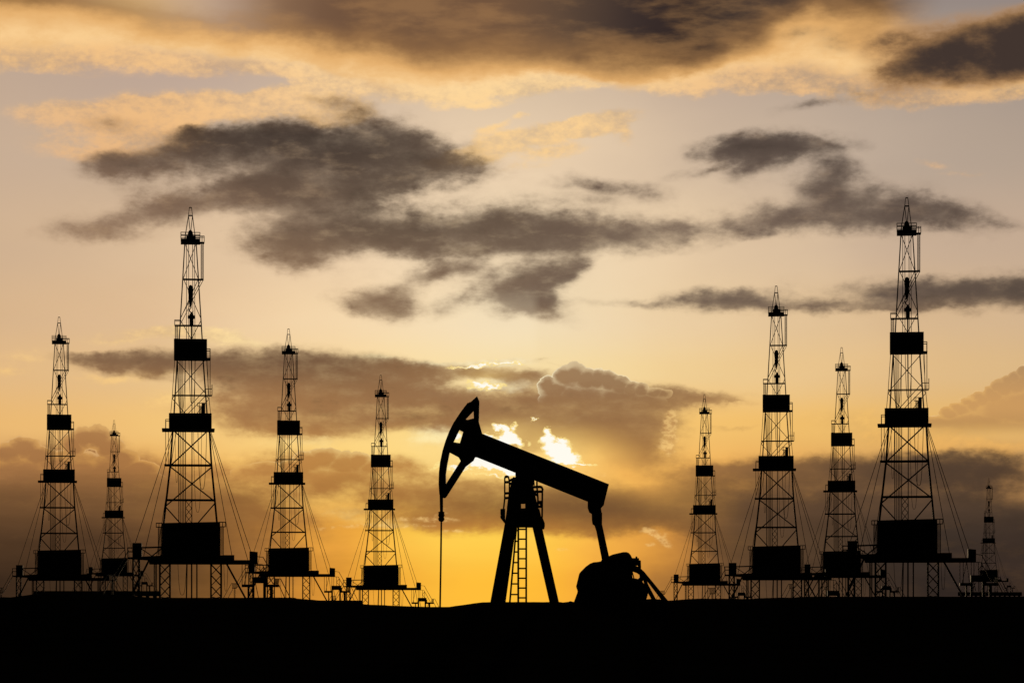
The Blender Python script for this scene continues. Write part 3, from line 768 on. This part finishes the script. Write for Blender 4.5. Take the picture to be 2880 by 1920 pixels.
    for a, b in (((729.8,1586),(729.8,1622)), ((740,1593.6),(729.6,1607)), ((729.6,1607),(741,1621.8)), ((740,1593.6),(741,1621.8))):
        m.bar(L(*a, -0.6), L(*b, -0.6), 1.2 * K / 2)
    m.build('stair_bracket', STEEL, root)
    return root

def make_skid():
    """low mud-pump skid that stands beside each derrick"""
    root = empty('pump_skid', (0, 0, 0))
    m = MB(); m.box(LX(679.5), LX(709.0), -1.2, 1.2, LZ(1650), LZ(1642.4)); m.build('side_deck', STEEL, root)
    m = MB(); m.box(LX(745), LX(782.8), -1.2, 1.2, LZ(1650), LZ(1642.4)); m.build('side_deck', STEEL, root)
    m = MB(); m.prism([(LX(709), LZ(1638.8)), (LX(709), LZ(1621.5)), (LX(748.6), LZ(1621.5)), (LX(748.6), LZ(1629.7)), (LX(751.7), LZ(1629.7)), (LX(751.7), LZ(1642.6)), (LX(741), LZ(1642.6)), (LX(741), LZ(1638.8))], -1.4, 1.4)
    m.build('pump_housing', SHEET, root)
    for x0, x1, yt in ((695.8, 699.6, 1649.8), (708.6, 714.6, 1638.6), (740.8, 746.8, 1642.4), (758.6, 766.4, 1649.8)):
        for y in (-1.1, 0.7):
            m = MB(); m.box(LX(x0), LX(x1), y, y + 0.4, LZ(1684), LZ(yt)); m.build('leg', STEEL, root)
    m = MB(); m.bar(L(718, 1638.8, 0.4), L(727, 1682, 0.4), 1.6 * K / 2, 6); m.build('suction_pipe', STEEL, root)
    m = MB(); m.bar(L(757.5, 1650, 0.4), L(749, 1682, 0.4), 1.4 * K / 2, 6); m.build('suction_pipe', STEEL, root)
    return root

# scale seen, picture column and row of the derrick's top, and the words that single it out
TOP = 583.6
SITES = [
 (1.022, 2550.0, 556.4, 'tallest black lattice drilling derrick, just left of the tiny far right derrick'),
 (1.0, 535.5, 583.6, 'tall black lattice drilling derrick, by far the biggest left of the pumpjack'),
 (0.8243, 2182.9, 804.5, 'black drilling derrick third tallest of all, second derrick to the right of the pumpjack'),
 (0.739, 166.1, 891.5, 'black drilling derrick standing alone at the far left edge of the field'),
 (0.695, 811.4, 924.5, 'black drilling derrick next right of the biggest left one, by a step in the ground'),
 (0.6455, 2366.9, 977.1, 'black drilling derrick half hidden behind the base of the tallest derrick, at its left side'),
 (0.6025, 1070.7, 1054.6, 'black drilling derrick nearest to the horsehead of the pumpjack, on a falling slope'),
 (0.5353, 1981.2, 1109.4, 'black drilling derrick first to the right of the pumpjack, beyond its braced drive end'),
 (0.4374, 320.8, 1181.2, 'small black drilling derrick standing on a long raised pad between two much taller ones'),
 (0.2904, 2780.9, 1344.2, 'tiny distant drilling derrick, smallest of all, on a raised pad at the far right'),
]
SKID_WORDS = [
 'large black pump skid under the right cabin of the tallest derrick',
 'low black pump skid right of the biggest left derrick, overlapping its neighbour',
 'low black pump skid beside the third tallest derrick, before the half hidden one',
 'low black pump skid right of the far left derrick, half sunk behind the raised pad',
 'low black pump skid at the end of the raised step, left of another derrick',
 'low black pump skid below the deck of the tallest derrick, between its left columns',
 'low black pump skid just left of the thin polished rod of the pumpjack',
 'low black pump skid right of the first derrick beyond the pumpjack drive end',
 'low black pump skid on the long raised pad, left of the biggest left derrick',
 'tiny black pump skid right of the smallest derrick, at the far right',
]
STOUT = 0.012
base_der = make_derrick(); base_skid = make_skid()
STOUT = 0.0
SPOTS = []
for i, (s, px, py, words) in enumerate(SITES):
    d = 328.0 / s
    x = (px - 1440.0) * PX * d
    base_row = py + (1680.0 - TOP) * s
    z = EYE + (HZ - base_row) * PX * d
    SPOTS.append((x, d, z))
    o = base_der if i == 0 else copy_tree(base_der)
    o.location = (x, d, z); o.rotation_euler = (0, 0, -math.atan2(x, d)); tag(o, words, 'drilling derrick', 'drilling derricks of the oil field')
    k = base_skid if i == 0 else copy_tree(base_skid)
    k.location = (x, d, z); k.rotation_euler = (0, 0, -math.atan2(x, d)); tag(k, SKID_WORDS[i], 'pump skid', 'pump skids beside the derricks')

# raised pads on short blocks
def make_pad(i, X0, X1, Y0, Y1, words, blocks=True):
    s, px, py, _ = SITES[i]; x, d, z = SPOTS[i]
    r = empty('concrete_pad', (x, d, z)); r.rotation_euler = (0, 0, -math.atan2(x, d)); tag(r, words, 'concrete pad', 'raised pads under the derricks')
    m = MB(); m.box(LX(X0), LX(X1), -6.0, 6.0, LZ(Y0 + 1.0), LZ(Y1)); m.build('slab', CONC, r)
    X = X0 + 22
    if blocks:
        while X < X1 - 8:
            m = MB()
            m.box(LX(X), LX(X + 20), -5.6, 5.6, LZ(Y1 + 0.2), LZ(Y1 + 22)); m.build('footing_block', CONC, r); X += 46
    return r
make_pad(8, 27, 828, 1680, 1713, 'long black raised pad under the small derrick, running behind the biggest left derrick')
make_pad(9, 241, 850, 1684, 1721, 'black raised pad with light showing below it, under the tiny far right derrick')
make_pad(4, 380, 830, 1680, 1712, 'black raised pad ending in a step, left of the derrick nearest the horsehead', False)

# ================================================================= the pumpjack
PD = 138.0
KP = PD * PX
PXC, PYB = 1440.0, 1692.0
def Q(X, Y, y=0.0): return ((X - PXC) * KP, y, (PYB - Y) * KP)
def q2(pts): return [((X - PXC) * KP, (PYB - Y) * KP) for X, Y in pts]

pump = empty('pumpjack', (0.0, PD, EYE + (HZ - PYB) * PX * PD))
tag(pump, 'big black beam pumpjack nodding left in front of the setting sun', 'pumpjack')

m = MB()
outer = [(1342,1114.7),(1348.6,1129.8),(1347,1187),(1355.5,1216.7),(1356.5,1219.5),(1341.2,1284.9),(1336.3,1284.9),(1331.8,1294.3),(1309.8,1311.4),(1255.5,1396.3),(1252,1399.6),(1247.3,1399.8),(1236.3,1390.2),
 (1234.3,1361.6),(1235.1,1329),(1238.4,1300.4),(1245.3,1267.8),(1253.5,1241.2),(1263.7,1214.7),(1275.9,1190.2),(1296.3,1159.6),(1314.7,1134),(1322.9,1132)]
holes = [[(1331.8,1154.7),(1332.7,1176.7),(1314.7,1181.2),(1308.6,1179.2)],
 [(1292.2,1207.8),(1303.3,1213.9),(1293.5,1246.5),(1275.1,1243.3)],
 [(1264.9,1271.8),(1289.4,1284.9),(1295.9,1296.3),(1254.7,1360.8),(1254.3,1333),(1257.6,1308.6)]]
m.prism(q2(outer), -0.28, 0.28, [q2(h) for h in holes]); m.build('horsehead', PUMP, pump)
m = MB()                                          # rim the bridle runs on, wider than the web
rim = [(1322,1131),(1309,1142),(1296.0,1159.4),(1275.6,1190),(1263.4,1214.5),(1253.2,1241),(1245.0,1267.6),(1238.1,1300.2),(1234.8,1329),(1234.0,1361.6),(1236,1390)]
rin = [(X + 5, Y + 3) for X, Y in rim[::-1]]
m.prism(q2(rim + rin), -0.40, 0.40); rimo = m.build('head_rim', PUMP, pump)

m = MB()
m.prism(q2([(1352,1218.0),(1712.2,1361.6),(1710.8,1367.4),(1350.6,1223.6)]), -0.30, 0.30)
m.prism(q2([(1340.0,1279.2),(1653.5,1404.6),(1700.2,1408.2),(1697.8,1420.2),(1689.6,1424),(1653.5,1409.8),(1341.2,1284.9)]), -0.30, 0.30)
m.prism(q2([(1350.6,1222),(1711.2,1366),(1698.6,1416),(1653.5,1406.5),(1339.6,1281)]), -0.10, 0.10)
m.build('walking_beam', PUMP, pump)
m = MB(); m.prism(q2([(1449.4,1326.5),(1449.6,1346),(1443,1348),(1442,1358),(1504,1364),(1503,1348.5),(1494,1346)]), -0.38, 0.38); m.build('saddle_bearing', PUMP, pump)

# tail bearing and equaliser, pitman arms
m = MB(); m.prism(q2([(1653.5,1406),(1653.5,1427),(1657.6,1439),(1665.7,1444.5),(1691.8,1444.5),(1689.4,1429.5),(1698,1420)]), -0.5, 0.5); m.build('equalizer_bearing', PUMP, pump)
m = MB(); m.box(*[(X - PXC) * KP for X in (1667, 1690.5)], -1.0, 1.0, (PYB - 1452) * KP, (PYB - 1441) * KP); m.build('equalizer_bar', PUMP, pump)
for y in (-0.95, 0.80):
    m = MB(); m.prism(q2([(1665.7,1443),(1666.0,1459),(1667.8,1471.8),(1673.9,1476.5),(1678.8,1492.2),(1694.5,1573),(1695,1580),(1714.5,1580),(1712.2,1569.8),(1691.6,1475),(1691.8,1443)]), y, y + 0.15)
    m.build('pitman_arm', PUMP, pump)

# samson post
for y in (-1.0, 1.0):
    m = MB(); m.prism(q2([(1436.5,1360),(1452,1360),(1452.6,1471),(1421.6,1696),(1378.6,1696),(1420,1471)]), y * 0.62 - 0.11, y * 0.62 + 0.11); m.build('post_leg', PUMP, pump)
    m = MB(); m.prism(q2([(1492,1358),(1497,1358),(1524,1482),(1572.2,1696),(1546.6,1696),(1498,1482)]), y * 0.62 - 0.11, y * 0.62 + 0.11); m.build('post_leg', PUMP, pump)
m = MB()
m.prism(q2([(1440,1346),(1444,1341.5),(1449,1343),(1500,1352),(1497,1356),(1512,1424),(1517,1440),(1526,1470),(1524,1482),(1420,1482),(1420,1470),(1427,1424),(1437,1360)]), -0.5, 0.5,
        [q2([(1465.4,1415.8),(1477.0,1415.4),(1477.2,1429),(1466,1429.6)]), q2([(1459.4,1457.2),(1483.4,1455.8),(1483.4,1457.4),(1459.4,1458.8)])])
m.build('post_head', PUMP, pump)
m = MB()
m.prism(q2([(1407.6,1432.4),(1412,1431),(1421,1431.4),(1421,1470.6),(1419,1470),(1407.4,1455),(1407,1452),(1409,1450),(1407.4,1446)]), -0.75, 0.75)
m.prism(q2([(1515.6,1429),(1518,1437),(1522,1455),(1525.5,1455.4),(1531.8,1471.4),(1532,1480),(1530.6,1486.6),(1527,1487),(1524.5,1482),(1517,1482)]), -0.75, 0.75)
m.box(*[(X - PXC) * KP for X in (1420.5, 1524.2)], -0.80, 0.80, (PYB - 1481.8) * KP, (PYB - 1472) * KP)
m.build('service_platform', PUMP, pump)
def rail(paths, w):
    for y in (-0.7, 0.7):
        m = MB()
        for p in paths: m.path([Q(X, Y, y) for X, Y in p], w * KP / 2, 8)
        m.build('platform_rail', PUMP, pump)
rail([[(1416.2,1432),(1419.5,1402),(1419.6,1345),(1421,1340.5),(1426,1339.4),(1430,1341),(1432.4,1352),(1432.6,1388),(1427.5,1430)],
      [(1419.5,1355.4),(1432,1355.0)], [(1418,1387),(1432,1386)], [(1419.6,1400.2),(1431,1399.4)], [(1432.4,1352),(1441,1347)], [(1434,1360),(1441,1358)], [(1434,1373),(1440,1370)]], 4.4)
rail([[(1524.6,1456),(1525.3,1380),(1527,1378),(1523.5,1369.6),(1519,1368.2),(1499,1369.2)], [(1509.8,1352),(1510.4,1372),(1512.8,1400),(1513.0,1428)],
      [(1500,1382.2),(1526.5,1381.8)], [(1510,1411.2),(1525,1410.6)], [(1511,1424),(1527,1424)], [(1499,1358.5),(1503,1358.5)], [(1503,1388),(1512.6,1392.4)], [(1512,1414),(1520,1414.6),(1523,1424)]], 4.6)
def pump_ladder(xa, xb, xa2, xb2, ya, yb, rungs, y):
    m = MB()
    m.path([Q(xa, ya, y), Q(xa2, yb, y)], 5.2 * KP / 2, 4); m.path([Q(xb, ya, y), Q(xb2, yb, y)], 5.2 * KP / 2, 4)
    for Y in rungs:
        t = (Y - ya) / (yb - ya)
        m.bar(Q(xa + (xa2 - xa) * t, Y, y), Q(xb + (xb2 - xb) * t, Y, y), 5.0 * KP / 2, 6)
    m.build('ladder', PUMP, pump)
pump_ladder(1457.8, 1479.8, 1457.6, 1479.6, 1481, 1697, [1489 + 27.3 * i for i in range(8)], -0.9)
pump_ladder(1452.2, 1457.6, 1433.4, 1457.4, 1481, 1697, [1490 + 30.1 * i for i in range(7)], 0.9)

# polished rod string
m = MB(); m.path([Q(1241.2, 1385), Q(1241.8, 1444)], [5.4 * KP, 4.7 * KP], 8); m.build('bridle', CABLE, pump)
m = MB(); m.lathe([(r * KP, (PYB - Y) * KP) for r, Y in ((3.2,1466.6),(6.4,1464.6),(8.6,1461),(8.8,1457),(6.8,1454.4),(8.4,1451),(9.4,1447),(7.4,1443.6),(9,1441.4),(8.2,1438.8),(4.6,1437.6))], (1241.4 - PXC) * KP, 0.0, 14); m.build('carrier_bar', PUMP, pump)
m = MB(); m.path([Q(1241.3, 1464), Q(1239.8, 1580), Q(1237.6, 1712)], 2.65 * KP, 8); m.build('polished_rod', PUMP, pump)

# drive end: cranks with counterweights, gearbox, belt guard and brake wheel
m = MB()
cw = [(1612,1698),(1624.3,1664.4),(1625,1659.5),(1620.9,1647),(1629.5,1611),(1631.9,1607),(1645.6,1593.3),(1657,1585),(1666.6,1581.2),(1679.5,1580),(1689.2,1578),(1694,1571),(1711.5,1568),(1716,1600),(1712,1640),(1704,1698)]
m.prism(q2(cw), -1.35, -1.0); m.build('counterweight', PUMP, pump)
m = MB(); m.prism(q2([(X + 1.0, Y + 1.2) for X, Y in cw]), 1.0, 1.35); m.build('counterweight', PUMP, pump)
m = MB()
m.prism(q2([(1693,1572),(1711.5,1563.4),(1721.5,1559),(1734.5,1555.8),(1750.6,1552.3),(1760.3,1552),(1766.8,1554.5),(1772.4,1561),(1776.2,1568.8),(1776,1600),(1778,1640),(1774,1700),(1690,1700)]), -0.75, 0.75)
m.build('gearbox', PUMP, pump)
m = MB()
m.prism(q2([(1774,1568.8),(1795.9,1568.8),(1796.2,1574.7),(1800.9,1575.6),(1801.8,1597.4),(1796.5,1597.4),(1795,1589.3),(1787.8,1590.4),(1774,1591)]), -0.55, 0.55)
m.build('brake_housing', PUMP, pump)
m = MB(); m.lathe([(2.8*KP, (PYB - 1570) * KP), (2.8*KP, (PYB - 1566) * KP), (2.0*KP, (PYB - 1563.7) * KP)], (1789.9 - PXC) * KP, 0.0, 10); m.build('filler_cap', PUMP, pump)
m = MB()
m.prism(q2([(1770,1592),(1787,1590.4),(1795,1593.4),(1802.3,1599),(1809.6,1606.2),(1815.5,1620),(1819.5,1633),(1822.5,1651.5),(1821.7,1666),(1819.3,1677),(1814,1692),(1806,1700),(1768,1700)]), -0.45, -0.2,
        [q2([(1778.5,1606.6),(1791,1611),(1797.8,1616),(1798.3,1622.4),(1790.7,1629.7),(1783.9,1627.4)]), q2([(1774.5,1609),(1776.5,1608),(1780.6,1624.6),(1776.2,1624)]), q2([(1806,1634),(1808.5,1631),(1812,1645),(1806.4,1640)])])
m.build('belt_guard', PUMP, pump)
m = MB(); m.disc((1781 - PXC) * KP, (PYB - 1662) * KP, 37 * KP, -0.15, 0.25, 36, 26 * KP)
for a in range(6):
    g = math.radians(a * 60 + 12)
    m.bar(Q(1781, 1662, 0.05), Q(1781 + 30 * math.cos(g), 1662 - 30 * math.sin(g), 0.05), 2.5 * KP)
m.disc((1781 - PXC) * KP, (PYB - 1662) * KP, 8 * KP, -0.2, 0.3, 16); m.build('brake_wheel', PUMP, pump)
m = MB(); m.prism(q2([(1735,1655),(1806,1655),(1811,1668),(1811,1700),(1735,1700)]), 0.3, 0.95); m.build('motor', PUMP, pump)
m = MB(); m.prism(q2([(1802,1600),(1809.6,1606.2),(1878.6,1690),(1880,1696),(1866,1696),(1812,1625)]), -0.62, -0.50); m.build('guard_stay', PUMP, pump)
m = MB(); m.prism(q2([(1816,1632),(1820,1634),(1848.5,1688),(1850,1696),(1840,1696),(1815,1650)]), 0.50, 0.62); m.build('guard_stay', PUMP, pump)

# ================================================================= the ground
SKY = [(-1500,1685),(-300,1682),(0,1678),(30,1679),(60,1675),(90,1671),(120,1668),(140,1666.6),(155,1667),(180,1668),(190,1667.3),(240,1668),(330,1672),(430,1680),(450,1680),(690,1680),(700,1679.2),(830,1679.8),(834,1682),(870,1685),(900,1687.4),
 (960,1691),(1012,1697.4),(1040,1699.5),(1060,1700),(1100,1702),(1150,1704),(1200,1705.7),(1240,1706),(1262,1706),(1302,1700),(1357,1692.6),(1384,1692),(1572,1692),(1584,1693),(1599,1691.5),(1604,1689),(1610,1691.5),(1625,1692),
 (1700,1690),(1817,1684.6),(1834,1683),(1847,1684),(1864,1686),(1878,1688.4),(1899,1687),(1935,1684),(1973,1682),(1996,1682.6),(2050,1682.6),(2091,1683.5),(2113,1683.7),(2132,1681.6),(2173,1680.5),(2195,1679.7),(2230,1680),(2250,1677.5),(2272,1677),
 (2700,1677),(2850,1676.6),(2900,1676),(3300,1678),(4400,1685)]
def skyline(px):
    for (a, b), (c, e) in zip(SKY, SKY[1:]):
        if a <= px <= c: return b + (e - b) * (px - a) / (c - a)
    return 1685.0
from mathutils import noise as mnoise
def ground_z(x, y):
    r = y if abs(x) < 0.7 * y else math.hypot(x, y)
    ahead = y > 1.0 and abs(x) < 0.7 * y
    px = 1440 + (x / y) / PX if ahead else 1e6
    row = skyline(px)
    if ahead: row += 0.7 * (mnoise.noise(Vector((x * 1.1, y * 0.02, 3))) + 0.6 * mnoise.noise(Vector((x * 3.1, y * 0.02, 7))))
    t = (HZ - row) * PX
    def sm(a, b, v):
        v = max(0.0, min(1.0, (v - a) / (b - a))); return v * v * (3 - 2 * v)
    near = 0.05 * mnoise.noise(Vector((x * 0.15, y * 0.15, 0))) * sm(4, 12, r)
    crest = EYE + min(r, 300.0) * t
    z = near + (crest - near) * sm(18, 130, r)
    if r > 300:                                   # behind the crest the land falls into the field
        if ahead:
            sw = sz = 0.0
            for (sx, sy, sz0) in SPOTS:
                w = 1.0 / ((x - sx) ** 2 + (y - sy) ** 2 + 60.0) ** 1.5
                sw += w; sz += w * (sz0 - 0.05)
            field_z = sz / sw
            lim = EYE + r * (t - 1.2e-4)
            field_z = min(field_z, lim)
        else: field_z = crest - 1.0
        z = z + (field_z - z) * sm(300, 318, r)
        far = -0.0045 * (r - 1300)
        z = z + (far - z) * sm(1250, 2000, r)
    return z
def build_ground():
    angs = []
    px = -260
    while px <= 3140: angs.append(math.atan((px - 1440) * PX)); px += 3.2
    a0, a1 = angs[0], angs[-1]
    n = 70
    rest = [a1 + (2 * math.pi - (a1 - a0)) * i / n for i in range(1, n)]
    angs += rest
    rs = [6, 14, 25, 40, 55, 70, 82, 94, 106, 118, 126, 132, 138, 146, 160, 190, 230, 270, 296, 300, 304, 308, 312, 318, 330, 350, 380, 420, 470, 530, 600, 680, 770, 880, 1000, 1130, 1260, 1500, 2000, 3200, 5500, 9000]
    vs = [(0, 0, 0.0)]
    for r in rs:
        for a in angs:
            ahead = abs(a) < 0.6
            x, y = (r * math.tan(a), r) if ahead else (r * math.sin(a), r * math.cos(a))
            vs.append((x, y, ground_z(x, y)))
    N = len(angs); fs = []
    for j in range(N): fs.append((0, 1 + (j + 1) % N, 1 + j))
    for i in range(len(rs) - 1):
        for j in range(N):
            a = 1 + i * N + j; b = 1 + i * N + (j + 1) % N
            fs.append((a, b, b + N, a + N))
    me = bpy.data.meshes.new('ground'); me.from_pydata(vs, [], fs)
    bm = bmesh.new(); bm.from_mesh(me); bmesh.ops.recalc_face_normals(bm, faces=bm.faces)
    if sum(f.normal.z for f in bm.faces) < 0: bmesh.ops.reverse_faces(bm, faces=bm.faces)
    bm.to_mesh(me); bm.free()
    for p in me.polygons: p.use_smooth = True
    o = bpy.data.objects.new('ground', me); COL.objects.link(o); o['kind'] = 'structure'
    g = bpy.data.materials.new('dark oilfield soil'); g.use_nodes = True
    nt = g.node_tree; b = nt.nodes['Principled BSDF']; tc = nt.nodes.new('ShaderNodeTexCoord')
    n1 = nt.nodes.new('ShaderNodeTexNoise'); n1.inputs['Scale'].default_value = 0.35; n1.inputs['Detail'].default_value = 9; n1.inputs['Roughness'].default_value = 0.65
    nt.links.new(tc.outputs['Object'], n1.inputs['Vector'])
    cr = nt.nodes.new('ShaderNodeValToRGB')
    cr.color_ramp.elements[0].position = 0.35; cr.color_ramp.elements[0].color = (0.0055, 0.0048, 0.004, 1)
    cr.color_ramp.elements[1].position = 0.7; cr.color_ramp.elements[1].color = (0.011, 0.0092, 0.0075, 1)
    nt.links.new(n1.outputs[0], cr.inputs[0]); nt.links.new(cr.outputs[0], b.inputs['Base Color'])
    bp = nt.nodes.new('ShaderNodeBump'); bp.inputs['Strength'].default_value = 0.6; bp.inputs['Distance'].default_value = 0.06
    n2 = nt.nodes.new('ShaderNodeTexNoise'); n2.inputs['Scale'].default_value = 3.0; n2.inputs['Detail'].default_value = 8
    nt.links.new(tc.outputs['Object'], n2.inputs['Vector']); nt.links.new(n2.outputs[0], bp.inputs['Height']); nt.links.new(bp.outputs[0], b.inputs['Normal'])
    b.inputs['Roughness'].default_value = 1.0; b.inputs['Specular IOR Level'].default_value = 0.0
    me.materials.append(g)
build_ground()
